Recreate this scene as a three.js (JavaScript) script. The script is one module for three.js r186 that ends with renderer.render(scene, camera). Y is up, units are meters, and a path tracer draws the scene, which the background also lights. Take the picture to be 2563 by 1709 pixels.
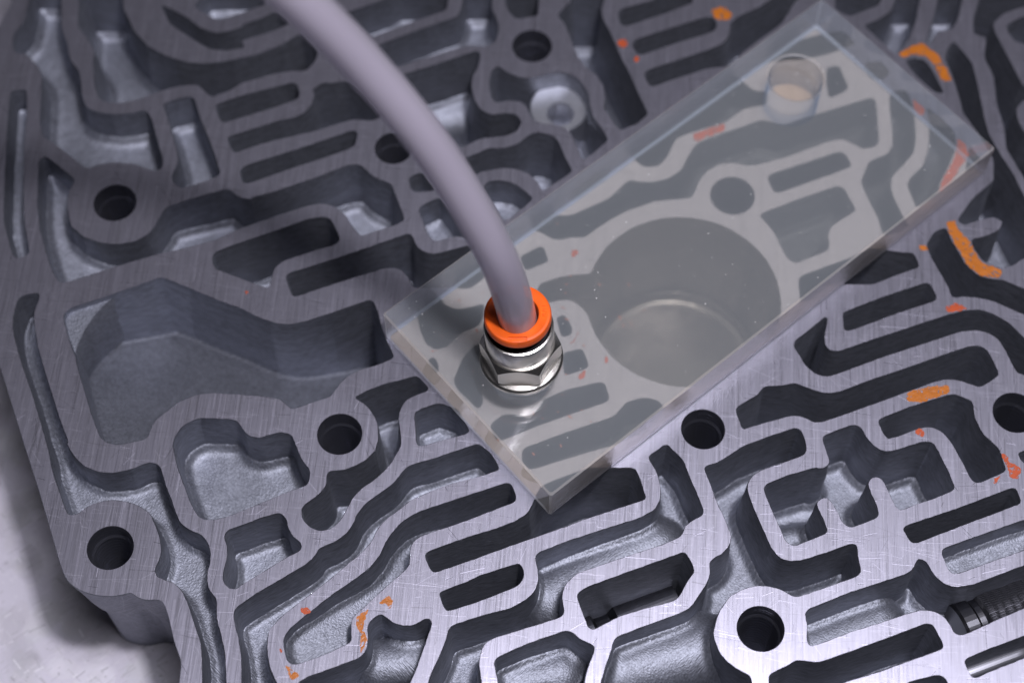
import * as THREE from 'three';
import { ImprovedNoise } from 'three/addons/math/ImprovedNoise.js';
import { toCreasedNormals, mergeGeometries } from 'three/addons/utils/BufferGeometryUtils.js';
import { RoundedBoxGeometry } from 'three/addons/geometries/RoundedBoxGeometry.js';
import { RectAreaLightUniformsLib } from 'three/addons/lights/RectAreaLightUniformsLib.js';
import { Brush, Evaluator, INTERSECTION, SUBTRACTION } from 'three-bvh-csg';

// ---------- camera, light, exposure (metres; the machined top of the casting is y = 0) ----------
const scene = new THREE.Scene();
const RAD = Math.PI / 180, MM = 0.001;
const camera = new THREE.PerspectiveCamera(21.06, 2563 / 1709, 0.02, 20);
const view = 62 * RAD, away = 0.300;
camera.position.set(0, away * Math.sin(view), away * Math.cos(view));
camera.lookAt(0, 0, 0);
camera.focus = 0.283; camera.userData.fStop = 11.5;
scene.background = new THREE.Color(0.012, 0.012, 0.014);

RectAreaLightUniformsLib.init();
const flash = new THREE.RectAreaLight(new THREE.Color(0.97, 0.945, 1.03), 680, 0.024, 0.015);
flash.position.set(0.046, 0.335, 0.072);
flash.lookAt(0.004, 0, 0);
scene.add(flash);
const ceiling = new THREE.RectAreaLight(new THREE.Color(0.93, 0.92, 1.03), 9.0, 0.42, 0.40);   // the workshop lamp overhead
ceiling.position.set(0.20, 1.0, 0.09);
ceiling.lookAt(0, 0, 0);
scene.add(ceiling);

const renderer = new THREE.WebGLRenderer({ antialias: true });
renderer.setSize(1024, 682);
renderer.toneMapping = THREE.LinearToneMapping;
renderer.toneMappingExposure = 1.32;
renderer.shadowMap.enabled = true;

// ---------- helpers ----------
let seed = 7;
const rnd = () => (seed = (seed * 16807) % 2147483647) / 2147483647;
const perlin = new ImprovedNoise();
const noise = (x, y, z) => perlin.noise(x + 31.7, y + 11.3, z + 57.1);
function top(o, label, category, kind) { o.userData = { label, category }; if (kind) o.userData.kind = kind; scene.add(o); return o; }
function group(name) { const g = new THREE.Group(); g.name = name; return g; }
const taken = {};
function part(name, geometry, material, parent, label) {
  const m = new THREE.Mesh(geometry, material);
  m.name = taken[name] === undefined ? name : name + '_' + String(taken[name]).padStart(3, '0');
  taken[name] = (taken[name] ?? 0) + 1;
  m.castShadow = m.receiveShadow = true;
  if (label) m.userData.label = label;
  parent.add(m);
  return m;
}

// ---------- textures ----------
function noiseTexture(n, f) {                                  // f(u, v) in 0..1 -> value 0..255, tiling is up to f
  const a = new Uint8Array(n * n * 4);
  for (let j = 0; j < n; j++) for (let i = 0; i < n; i++) {
    const v = Math.max(0, Math.min(255, 255 * f(i / n, j / n))), k = 4 * (j * n + i);
    a[k] = a[k + 1] = a[k + 2] = v; a[k + 3] = 255;
  }
  const t = new THREE.DataTexture(a, n, n);
  t.magFilter = THREE.LinearFilter; t.wrapS = t.wrapT = THREE.RepeatWrapping; t.needsUpdate = true;
  return t;
}
function canvasTexture(w, h, draw, srgb) {
  const c = document.createElement('canvas'); c.width = w; c.height = h;
  draw(c.getContext('2d'), w, h);
  const t = new THREE.CanvasTexture(c);
  t.wrapS = t.wrapT = THREE.RepeatWrapping; if (srgb) t.colorSpace = THREE.SRGBColorSpace;
  return t;
}
const wrapNoise = (u, v, f, z) => {                            // tiling value noise through perlin on a torus
  const a = u * 2 * Math.PI, b = v * 2 * Math.PI, r = f / (2 * Math.PI);
  return noise(Math.cos(a) * r + 3 * z, Math.sin(a) * r + Math.cos(b) * r, Math.sin(b) * r + z);
};
// cast skin: 30 mm tile of fine pimples over slow swells
const grain = noiseTexture(1024, (u, v) => 0.5 + 0.34 * wrapNoise(u, v, 110, 1) + 0.26 * wrapNoise(u, v, 210, 4) + 0.08 * wrapNoise(u, v, 40, 7));
const patches = noiseTexture(512, (u, v) => 0.80 + 0.10 * wrapNoise(u, v, 7, 2) + 0.12 * wrapNoise(u, v, 36, 5) + 0.26 * wrapNoise(u, v, 125, 3));
// machined skin: 80 mm tile, cutter lines that run front to back, stray scratches across
function scratches(lines, across, base, lo, hi, seedAt) {
  return (g, w, h) => {
    seed = seedAt; g.fillStyle = base; g.fillRect(0, 0, w, h);
    for (let i = 0; i < lines; i++) {
      const x = rnd() * w, y = rnd() * h, l = h * (0.03 + 0.22 * rnd() * rnd()), lean = l * (0.02 + 0.05 * rnd()), v = Math.round(lo + (hi - lo) * rnd());
      g.strokeStyle = `rgba(${v},${v},${v},${0.10 + 0.35 * rnd()})`; g.lineWidth = 0.6 + 2.2 * rnd() * rnd();
      for (const dy of [-h, 0, h]) { g.beginPath(); g.moveTo(x - lean, y + dy); g.lineTo(x + lean, y + dy + l); g.stroke(); }
    }
    for (let i = 0; i < lines * 0.35; i++) {                    // broad cutter bands
      const x = rnd() * w, y = rnd() * h, l = 120 + 700 * rnd() * rnd(), lean = l * 0.03, v = Math.round(lo + (hi - lo) * rnd());
      g.strokeStyle = `rgba(${v},${v},${v},${0.05 + 0.16 * rnd()})`; g.lineWidth = 2 + 10 * rnd() * rnd();
      for (const dy of [-h, 0, h]) { g.beginPath(); g.moveTo(x - lean, y + dy); g.lineTo(x + lean, y + dy + l); g.stroke(); }
    }
    for (let i = 0; i < across; i++) {
      const x = rnd() * w, y = rnd() * h, l = 20 + 170 * rnd() * rnd(), a = rnd() < 0.6 ? -0.25 + 0.3 * rnd() : rnd() * 6.28, v = rnd() < 0.75 ? hi : lo;
      g.strokeStyle = `rgba(${v},${v},${v},${0.15 + 0.5 * rnd()})`; g.lineWidth = 0.8 + 2.2 * rnd() * rnd();
      g.beginPath(); g.moveTo(x, y); g.lineTo(x + l * Math.cos(a), y + l * Math.sin(a)); g.stroke();
    }
  };
}
const cutRough = canvasTexture(2048, 2048, scratches(9000, 1500, '#8c8c8c', 60, 205, 11));
const cutBump = canvasTexture(2048, 2048, scratches(9000, 1500, '#808080', 70, 190, 11));
const cutTone = canvasTexture(2048, 2048, scratches(5000, 2200, '#d0d0d4', 150, 255, 29), true);
const tableTone = canvasTexture(1024, 1024, (g, w, h) => {
  seed = 5; g.fillStyle = '#d4d2d8'; g.fillRect(0, 0, w, h);
  for (let i = 0; i < 260; i++) {                               // dull and polished patches
    const v = Math.round(150 + 105 * rnd()), r = 20 + 90 * rnd();
    const x = rnd() * w, y = rnd() * h; g.fillStyle = `rgba(${v},${v},${v},0.10)`;
    for (let k = 0; k < 5; k++) { g.beginPath(); g.ellipse(x + 30 * rnd(), y + 30 * rnd(), r * (0.3 + 0.7 * rnd()), r * (0.2 + 0.4 * rnd()), rnd() * 3, 0, 6.3); g.fill(); }
  }
  for (let i = 0; i < 2600; i++) {
    const x = rnd() * w, y = rnd() * h, l = 6 + 60 * rnd() * rnd(), a = -0.8 + 0.35 * rnd() + (rnd() < 0.25 ? 1.5 : 0), v = Math.round(140 + 115 * rnd());
    g.strokeStyle = `rgba(${v},${v},${v},${0.15 + 0.4 * rnd()})`; g.lineWidth = 1 + 7 * rnd() * rnd();
    g.beginPath(); g.moveTo(x, y); g.lineTo(x + l * Math.cos(a), y + l * Math.sin(a)); g.stroke();
  }
}, true);
const worn = noiseTexture(512, (u, v) => 0.62 + 0.5 * wrapNoise(u, v, 22, 2) + 0.35 * wrapNoise(u, v, 60, 5));
const rep = (t, mm) => { const c = t.clone(); c.repeat.set(1 / mm, 1 / mm); c.needsUpdate = true; return c; };   // uv are in millimetres

// ---------- materials ----------
const M = {
  cut: new THREE.MeshStandardMaterial({ name: 'machined_aluminium', color: new THREE.Color(0.61, 0.595, 0.68), metalness: 0.90, roughness: 0.62, map: rep(cutTone, 80), roughnessMap: rep(cutRough, 80), bumpMap: rep(cutBump, 80), bumpScale: 0.000035 }),
  cast: new THREE.MeshStandardMaterial({ name: 'cast_aluminium', color: new THREE.Color(0.285, 0.298, 0.345), metalness: 0.96, roughness: 0.60, map: rep(patches, 37), bumpMap: rep(grain, 30), bumpScale: 0.00008 }),
  bore: new THREE.MeshStandardMaterial({ name: 'bored_aluminium', color: new THREE.Color(0.25, 0.255, 0.30), metalness: 0.95, roughness: 0.38, bumpMap: rep(grain, 30), bumpScale: 0.00002 }),
  spun: new THREE.MeshStandardMaterial({ name: 'spun_aluminium', color: new THREE.Color(0.31, 0.295, 0.30), metalness: 0.95, roughness: 0.24, bumpMap: rep(grain, 30), bumpScale: 0.00002 }),
  fresh: new THREE.MeshStandardMaterial({ name: 'freshly_cut_aluminium', color: new THREE.Color(0.60, 0.61, 0.66), metalness: 0.95, roughness: 0.36, bumpMap: rep(worn, 9), bumpScale: 0.00003 }),
  nickel: new THREE.MeshStandardMaterial({ name: 'nickel_plate', color: new THREE.Color(0.74, 0.71, 0.66), metalness: 1, roughness: 0.24, bumpMap: rep(grain, 9), bumpScale: 0.000006 }),
  orange: new THREE.MeshPhysicalMaterial({ name: 'orange_plastic', color: new THREE.Color(0.90, 0.125, 0.006), roughness: 0.36, map: rep(patches, 11), bumpMap: rep(grain, 12), bumpScale: 0.00001 }),
  black: new THREE.MeshStandardMaterial({ name: 'black_plastic', color: new THREE.Color(0.012, 0.012, 0.016), roughness: 0.4 }),
  steel: new THREE.MeshStandardMaterial({ name: 'dark_steel', color: new THREE.Color(0.10, 0.10, 0.11), metalness: 1, roughness: 0.3 }),
  bright: new THREE.MeshStandardMaterial({ name: 'polished_steel', color: new THREE.Color(0.09, 0.09, 0.10), metalness: 1, roughness: 0.3 }),
  tube: new THREE.MeshPhysicalMaterial({ name: 'milky_tube', color: new THREE.Color(0.62, 0.58, 0.66), roughness: 0.30, transmission: 0.62, clearcoat: 0.8, clearcoatRoughness: 0.18, thickness: 0, ior: 1.5, side: THREE.DoubleSide }),
  paint: new THREE.MeshStandardMaterial({ name: 'orange_paint', color: new THREE.Color(0.46, 0.135, 0.008), roughness: 0.42, map: rep(patches, 12), alphaMap: rep(worn, 16), alphaTest: 0.36, bumpMap: rep(worn, 16), bumpScale: 0.00005 }),
  redpaint: new THREE.MeshStandardMaterial({ name: 'red_paint', color: new THREE.Color(0.46, 0.07, 0.012), roughness: 0.45, map: rep(patches, 12), alphaMap: rep(worn, 9), alphaTest: 0.4 }),
  ink: new THREE.MeshStandardMaterial({ name: 'black_ink', color: new THREE.Color(0.015, 0.014, 0.016), roughness: 0.6 }),
  table: new THREE.MeshStandardMaterial({ name: 'scuffed_sheet', color: new THREE.Color(0.90, 0.88, 0.93), metalness: 0.35, roughness: 0.45, map: rep(tableTone, 60), bumpMap: rep(tableTone, 60), bumpScale: 0.00004 }),
};
const ACRYLIC = true;

// ---------- outlines ----------
function rounded(P, r = 0.7, n = 3) {                          // every corner becomes a small arc
  const out = [], m = P.length;
  for (let i = 0; i < m; i++) {
    const a = P[(i + m - 1) % m], b = P[i], c = P[(i + 1) % m];
    const la = Math.hypot(a[0] - b[0], a[1] - b[1]), lc = Math.hypot(c[0] - b[0], c[1] - b[1]);
    const ta = Math.min(r, 0.45 * la) / la, tc = Math.min(r, 0.45 * lc) / lc;
    for (let k = 0; k <= n; k++) {
      const w = k / n, p = (1 - w) * (1 - w), q = 2 * w * (1 - w), s = w * w;
      out.push([0, 1].map(j => p * (b[j] + (a[j] - b[j]) * ta) + q * b[j] + s * (b[j] + (c[j] - b[j]) * tc)));
    }
  }
  return out;
}
const area2 = P => P.reduce((s, p, i) => { const q = P[(i + 1) % P.length]; return s + p[0] * q[1] - q[0] * p[1]; }, 0);
const turned = P => area2(P) < 0 ? P.slice().reverse() : P;    // one winding for all
function densify(P, step) {
  const out = [];
  P.forEach((a, i) => { const b = P[(i + 1) % P.length], n = Math.max(1, Math.round(Math.hypot(b[0] - a[0], b[1] - a[1]) / step)); for (let k = 0; k < n; k++) out.push([a[0] + (b[0] - a[0]) * k / n, a[1] + (b[1] - a[1]) * k / n]); });
  return out;
}
function inset(P, d) {                                         // d > 0 moves into the outline
  const m = P.length;
  return P.map((b, i) => {
    const a = P[(i + m - 1) % m], c = P[(i + 1) % m];
    let n1 = [-(b[1] - a[1]), b[0] - a[0]], n2 = [-(c[1] - b[1]), c[0] - b[0]];
    const l1 = Math.hypot(...n1) || 1, l2 = Math.hypot(...n2) || 1;
    const n = [n1[0] / l1 + n2[0] / l2, n1[1] / l1 + n2[1] / l2], l = Math.hypot(...n) || 1;
    const dd = typeof d === 'function' ? d(b[0], b[1]) : d;
    return [b[0] + n[0] / l * dd, b[1] + n[1] / l * dd];
  });
}
function outlineDistance(P, x, z) {                            // positive inside
  let best = 1e9, inside = false;
  for (let i = 0, m = P.length; i < m; i++) {
    const a = P[i], b = P[(i + 1) % m], ex = b[0] - a[0], ez = b[1] - a[1];
    const t = Math.max(0, Math.min(1, ((x - a[0]) * ex + (z - a[1]) * ez) / (ex * ex + ez * ez || 1)));
    const dx = x - a[0] - ex * t, dz = z - a[1] - ez * t; best = Math.min(best, dx * dx + dz * dz);
    if ((a[1] > z) !== (b[1] > z) && x < ex * (z - a[1]) / ez + a[0]) inside = !inside;
  }
  return inside ? Math.sqrt(best) : -Math.sqrt(best);
}
function mesh(pos, uv, index) {
  const g = new THREE.BufferGeometry();
  g.setAttribute('position', new THREE.Float32BufferAttribute(pos.map(v => v * MM), 3));
  g.setAttribute('uv', new THREE.Float32BufferAttribute(uv, 2));
  g.setIndex(index); g.computeVertexNormals();
  return g;
}
// a wall: rings of the same number of points, each [outline, height]
function wall(rings, flip = false, stretch = 1) {
  const pos = [], uv = [], index = [], m = rings[0][0].length;
  rings.forEach(([P, y]) => {
    let u = 0;
    for (let i = 0; i <= m; i++) {
      const p = P[i % m], q = P[(i + m - 1) % m]; if (i) u += Math.hypot(p[0] - q[0], p[1] - q[1]);
      pos.push(p[0], typeof y === 'function' ? y(p[0], p[1]) : y, p[1]); uv.push(u * stretch, typeof y === 'function' ? 0 : y);
    }
  });
  for (let r = 0; r + 1 < rings.length; r++) for (let i = 0; i < m; i++) {
    const a = r * (m + 1) + i, b = a + 1, c = a + m + 1, d = c + 1;
    flip ? index.push(a, b, c, b, d, c) : index.push(a, c, b, b, c, d);
  }
  return toCreasedNormals(mesh(pos, uv, index).toNonIndexed(), 42 * RAD);
}
function flat(P, holes, y) {
  const v = P => P.map(p => new THREE.Vector2(p[0], p[1]));
  const c = v(P), h = holes.map(v), tri = THREE.ShapeUtils.triangulateShape(c, h), all = [c, ...h].flat();
  return mesh(all.flatMap(p => [p.x, y, p.y]), all.flatMap(p => [p.x, p.y]), tri.flatMap(t => [t[0], t[2], t[1]]));
}

// ---------- the casting ----------
const body = group('valve_body');
const faceHoles = [];
const humps = [];                                              // [pocket, x0, z0, x1, z1, radius, rise]
humps.push(['hook_field', 6.1, 40.8, 22.7, 32.1, 6, 6.5]);
humps.push(['ring_field', 13.7, 53.6, 30.1, 49.0, 6.5, 8]);
humps.push(['crown_pocket', -20.7, 51.7, -14.8, 51.2, 4, 3.5]);
humps.push(['knurl_channel', 45.7, 49.5, 57.4, 45.0, 5, 5]);
humps.push(['shield_pocket', -2.2, 55.0, 7.2, 52.9, 4.5, 4.5]);
humps.push(['comb_e', 42.5, 30.0, 47.5, 28.9, 2.6, 2.5]);
humps.push(['snake_bay', -17.4, -53.4, -7.8, -56.1, 5, 6]);
humps.push(['heart_bay', -7.6, -39.0, 0.2, -37.7, 4, 5]);
function pocket(name, depth, sx, sz, outline, label) {
  const P = turned(densify(rounded(outline), 0.8));
  const per = P.reduce((s, p, i) => { const q = P[(i + 1) % P.length]; return s + Math.hypot(q[0] - p[0], q[1] - p[1]); }, 0);
  const half = Math.abs(area2(P)) / 2 / per;                   // about half the width
  const draft = Math.min(0.045, 0.3 * half / depth), fil = name === 'great_pocket' ? 0.3 : Math.min(1.7, 0.5 * half, depth * 0.3);
  const xs = P.map(p => p[0]), zs = P.map(p => p[1]), x0 = Math.min(...xs), x1 = Math.max(...xs), z0 = Math.min(...zs), z1 = Math.max(...zs);
  const mine = humps.filter(h => h[0] === name);
  const floorAt = (x, z) => {
    let y = -depth - sx * (x - (x0 + x1) / 2) / (x1 - x0) - sz * (z - (z0 + z1) / 2) / (z1 - z0);
    for (const [, ax, az, bx, bz, r, h] of mine) {
      const ex = bx - ax, ez = bz - az, t = Math.max(0, Math.min(1, ((x - ax) * ex + (z - az) * ez) / (ex * ex + ez * ez || 1)));
      const d = Math.hypot(x - ax - ex * t, z - az - ez * t);
      if (d < r) y += h * Math.sqrt(1 - d * d / r / r);
    }
    return y;
  };
  const low = depth + Math.abs(sx) / 2 + Math.abs(sz) / 2 + 0.8;
  const edge = inset(P, (x, z) => -0.10 - 0.07 * noise(x * 1.3, z * 1.3, 2) - 0.05 * noise(x * 4.1, z * 4.1, 5));
  faceHoles.push(edge);
  const rings = [[edge, 0], [P, -0.14]];
  for (let k = 1, n = Math.ceil(low / 1.6); k <= n; k++) {
    const y = low * k / n;
    rings.push([inset(P, (x, z) => draft * y + Math.min(0.16, half * 0.1) * noise(x * 0.35, y * 0.4, z * 0.35) + 0.05 * noise(x * 1.1, y * 1.2, z * 1.1)), -y]);
  }
  const sides = wall(rings, false, 0.3);
  const s = Math.max(0.34, Math.min(0.45, half * 0.35)), nx = Math.ceil((x1 - x0 + 2) / s), nz = Math.ceil((z1 - z0 + 2) / s);
  const pos = [], uv = [], index = [], id = new Map();
  const far = new Float32Array((nx + 1) * (nz + 1));
  for (let j = 0; j <= nz; j++) for (let i = 0; i <= nx; i++) far[j * (nx + 1) + i] = outlineDistance(P, x0 - 1 + i * s, z0 - 1 + j * s);
  const at = (i, j) => {
    const k = j * (nx + 1) + i;
    if (!id.has(k)) {
      const x = x0 - 1 + i * s, z = z0 - 1 + j * s;
      let y = floorAt(x, z);
      const d = Math.max(0.02, far[k] - draft * -y - 0.1);
      if (d < fil && d > 0) y += fil - Math.sqrt(fil * fil - (fil - d) * (fil - d));
      y += 0.12 * noise(x * 0.15, 3, z * 0.15) + 0.03 * noise(x * 0.6, 7, z * 0.6);
      id.set(k, pos.length / 3); pos.push(x, y, z); uv.push(x, z);
    }
    return id.get(k);
  };
  for (let j = 0; j < nz; j++) for (let i = 0; i < nx; i++) {
    const k = j * (nx + 1) + i;
    if (Math.max(far[k], far[k + 1], far[k + nx + 1], far[k + nx + 2]) > -0.15) index.push(at(i, j), at(i, j + 1), at(i + 1, j), at(i + 1, j), at(i, j + 1), at(i + 1, j + 1));
  }
  part('pocket', mergeGeometries([sides, mesh(pos, uv, index).toNonIndexed()]), name === 'bore' ? M.spun : M.cast, body, label);
}
const circle = (x, z, r, n = 64) => Array.from({ length: n }, (_, i) => [x + r * Math.cos(i / n * 2 * Math.PI), z + r * Math.sin(i / n * 2 * Math.PI)]);
function bolt_hole(x, z, r) {
  const C = turned(circle(x, z, r));
  faceHoles.push(inset(C, -0.12));
  const rings = [[inset(C, -0.12), 0], [C, -0.18]];
  for (let y = 1.2; y <= 22; y += 0.35) rings.push([inset(C, y > 3.6 ? [0.08, 0.34, 0.36][Math.round(y / 0.35) % 3] : 0.03 * (Math.round(y / 0.35) % 2)), -y]);
  part('bolt_hole', mergeGeometries([wall(rings), flat(circle(x, z, r), [], -21.5).toNonIndexed()]), M.bore, body);
}
pocket('left_slot', 6, 0, 0, [[-88.4, -49.6], [-87.7, -50.1], [-85.7, -50.3], [-85.1, -45.8], [-84.6, -38.4], [-83.8, -30.6], [-82.9, -24.4], [-82.3, -21.4], [-81, -16.8], [-82.1, -16], [-83.3, -15.8], [-84.3, -17.9], [-85.5, -21.5], [-86, -22.9], [-86.5, -26.6], [-87.2, -33.7], [-88, -43.2]]);
pocket('left_field', 8, 0, 0, [[-87.9, -73.5], [-87.5, -70], [-87.9, -64.9], [-89.4, -62.6], [-89.3, -59.7], [-88.5, -58.2], [-86.7, -58.1], [-84.2, -55.4], [-83.1, -52.7], [-82.8, -48.4], [-82.4, -43.2], [-81.6, -40.4], [-79.8, -39.2], [-76.5, -36.5], [-73.3, -33.7], [-71, -34.7], [-68.2, -35.1], [-65, -34.7], [-62.8, -33.7], [-61.4, -33.2], [-60.3, -33.7], [-60.3, -35.6], [-61.8, -40], [-63.1, -44.2], [-64.3, -45.9], [-66.5, -45.2], [-69.1, -44.9], [-71.9, -45.2], [-73.8, -45.8], [-75, -46.8], [-75.8, -49.1], [-76.4, -52.4], [-76.9, -54.2], [-78.8, -56.9], [-79.7, -60.4], [-81, -63.5], [-81.9, -70], [-82.3, -73.5]]);
pocket('upper_bay', 14, 0, 0, [[-78.7, -73.2], [-78.3, -66.6], [-78, -64.2], [-75.8, -61.1], [-74.5, -58.7], [-74.4, -55.7], [-73.7, -51.1], [-72.7, -48.4], [-71.3, -47.6], [-69.1, -47.4], [-66.3, -48.1], [-63.9, -49.1], [-61.1, -50.4], [-58.5, -51.2], [-55.5, -51.4], [-54, -49.8], [-52.9, -48.7], [-49.8, -50.1], [-48, -51.7], [-42.8, -53.6], [-39.3, -54.4], [-36.6, -54.3], [-35.1, -56.4], [-34.6, -58.7], [-37.8, -62.7], [-41, -60.1], [-45.5, -57.8], [-48.4, -57.1], [-50.8, -56.4], [-54.8, -55.8], [-57.8, -56.1], [-61.7, -57.5], [-65.2, -59.7], [-68, -63.1], [-69.4, -66.2], [-70.4, -68], [-71.2, -73.2]]);
pocket('upper_arc', 9, 0, 0, [[-63.6, -69], [-60.7, -67.4], [-58.5, -66], [-56.2, -63.8], [-53.4, -62.6], [-50.7, -63], [-46.7, -64.9], [-48.9, -64.3], [-45.2, -65.9], [-42.5, -67.6], [-39.9, -64.9], [-43.3, -63], [-48.7, -60.9], [-47.7, -59.5], [-50.9, -58.8], [-54, -59.2], [-57.4, -61.5], [-61.5, -64.7]]);
pocket('upper_inner', 6, 0, 0, [[-57.6, -68.6], [-55.7, -67.3], [-53.9, -66], [-52.3, -65.9], [-49.3, -67.1], [-44.6, -69.2], [-45.8, -72.1], [-55.5, -72.1]]);
pocket('bay_slot', 8.5, 0, 0, [[-61.3, -47.1], [-59.3, -48.1], [-56.7, -48.8], [-55.8, -48.1], [-54.7, -44.5], [-52.1, -38.4], [-50.1, -32.5], [-52.6, -31.2], [-55.4, -30.1], [-56.6, -29.7], [-58.1, -30.9], [-58.4, -32.2], [-57.8, -34], [-57.5, -35.6], [-58.2, -38.1], [-59.6, -42.6], [-60.8, -45.8]]);
pocket('comb_a', 20, 0, 0, [[-52.1, -46.8], [-51.2, -47.4], [-47, -49.1], [-42.6, -50.5], [-38.9, -51.7], [-38, -51.4], [-37.4, -49.1], [-38, -48.1], [-42.3, -46.3], [-45.7, -45], [-50.2, -43.3], [-50.9, -43.6]]);
pocket('comb_b', 16, 4, 0, [[-49.5, -39.9], [-48.9, -40.4], [-43.9, -42.3], [-41.1, -43.5], [-38.2, -44.2], [-36.4, -45.2], [-35.2, -46.8], [-34.7, -49.4], [-35.2, -50.2], [-33.5, -51.7], [-31.9, -51.6], [-28.9, -52.1], [-26.4, -49.8], [-23.6, -45.8], [-22.7, -44.5], [-24.6, -43.7], [-27.8, -44], [-30.4, -43.1], [-34.1, -41.6], [-39.3, -40.2], [-43.7, -38.8], [-46.2, -37.7], [-47.8, -37], [-48.3, -37.3]]);
pocket('comb_c', 17, 0, 0, [[-46.8, -33.2], [-46, -34.2], [-41.7, -35.9], [-35.2, -38.4], [-27.7, -41.6], [-26.9, -41.1], [-27.3, -38.4], [-28.6, -37.6], [-33.7, -35.5], [-38.9, -33.4], [-45.4, -30.6], [-46.1, -30.8]]);
pocket('boss_field', 10, 7, 0, [[-81.6, -35.3], [-80.8, -36.3], [-79.5, -35.3], [-77.5, -33.6], [-75, -31.4], [-75.8, -29], [-75.8, -26], [-74.7, -22], [-74, -21.5], [-72.3, -19.9], [-69.6, -18.8], [-66.5, -18.4], [-63.4, -19], [-61, -20.8], [-59.9, -23.3], [-59.2, -25.1], [-58.5, -26], [-54.6, -27.5], [-48.8, -29.5], [-47.8, -28.9], [-46.6, -27.8], [-44.5, -27.4], [-44.3, -27.8], [-41.2, -28.7], [-36.6, -30.6], [-33.6, -31.8], [-28.4, -34.3], [-26.3, -34.5], [-25.2, -33.4], [-23.9, -32], [-22.3, -31.2], [-20.7, -30.5], [-20.1, -28.7], [-19, -25.7], [-18.2, -23.2], [-20.2, -22.2], [-24, -20.8], [-25.5, -20.1], [-26.9, -22], [-28.3, -24.4], [-30.2, -26.1], [-32.3, -26.7], [-34.6, -26.3], [-39.7, -24.3], [-46, -21.7], [-50.1, -19.4], [-56.1, -17.5], [-59, -16.8], [-67, -14], [-73.6, -11.4], [-75.2, -11], [-76.7, -13.4], [-78.1, -16.7], [-79.3, -20.3], [-79.8, -21.4], [-80.7, -26], [-81.2, -30.6]]);
pocket('wedge', 14, 0, 0, [[-50.2, -16.3], [-49.6, -17.1], [-45, -19.1], [-39.5, -21.3], [-34.4, -23.5], [-31.6, -23.9], [-30.7, -23.3], [-29.4, -20.6], [-29, -19.4], [-29.7, -18.5], [-32.8, -17.5], [-38.4, -15.3], [-39.7, -14], [-40.1, -12.3], [-40.2, -10.7], [-40.6, -10.2], [-41.8, -10.5], [-45.5, -12.1], [-49.6, -13.8], [-50, -14.9]]);
pocket('long_slot', 16, 0, 0, [[-37.7, -12.3], [-36.9, -13], [-30.2, -15.4], [-22.6, -18.5], [-17.5, -20.6], [-16.8, -20.1], [-16.2, -18.2], [-14.9, -17], [-13.3, -16.5], [-11, -17.1], [-7.2, -18.3], [-4.6, -17.3], [-4.6, -12], [-7.1, -9.9], [-10.2, -10.2], [-12.4, -10.2], [-16.4, -10.1], [-17.1, -11.7], [-17.9, -13.1], [-19.1, -13.9], [-21.2, -14], [-23, -13.3], [-27.5, -11.7], [-32.5, -9.8], [-35.9, -8.4], [-36.5, -8.8]]);
pocket('great_pocket', 14, 9, -12, [[-73.9, -4.7], [-73.3, -5.9], [-72.3, -6.4], [-67, -8.5], [-62.1, -10.5], [-58.7, -12], [-58.2, -12], [-54.5, -10.4], [-49.2, -7.9], [-44.9, -6.2], [-41.7, -4.4], [-38.7, -3.3], [-36.4, -3.1], [-34.2, -3.6], [-29.7, -5.3], [-23.8, -7.7], [-23, -7.5], [-22.2, -5.6], [-21.5, -2.7], [-20.5, 0.1], [-19.4, 2.4], [-19.4, 3.1], [-21.8, 4.2], [-24.8, 5.2], [-26.7, 6.3], [-27.9, 7.7], [-28.8, 9.3], [-29.3, 10], [-32.6, 11.2], [-35.3, 12.3], [-35.8, 11.8], [-37.3, 10.4], [-40.1, 9.9], [-43.8, 9.6], [-47.9, 9.3], [-50.9, 9.6], [-53.7, 11], [-55.7, 12.9], [-57.1, 14.2], [-57.7, 15.8], [-58, 17.4], [-59.4, 17.8], [-62.7, 18.6], [-64.5, 18.1], [-65.5, 17.2], [-67.1, 13.7], [-69.2, 8.2], [-70.6, 4.3], [-71.2, 2.4], [-72.7, -1]]);
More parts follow.
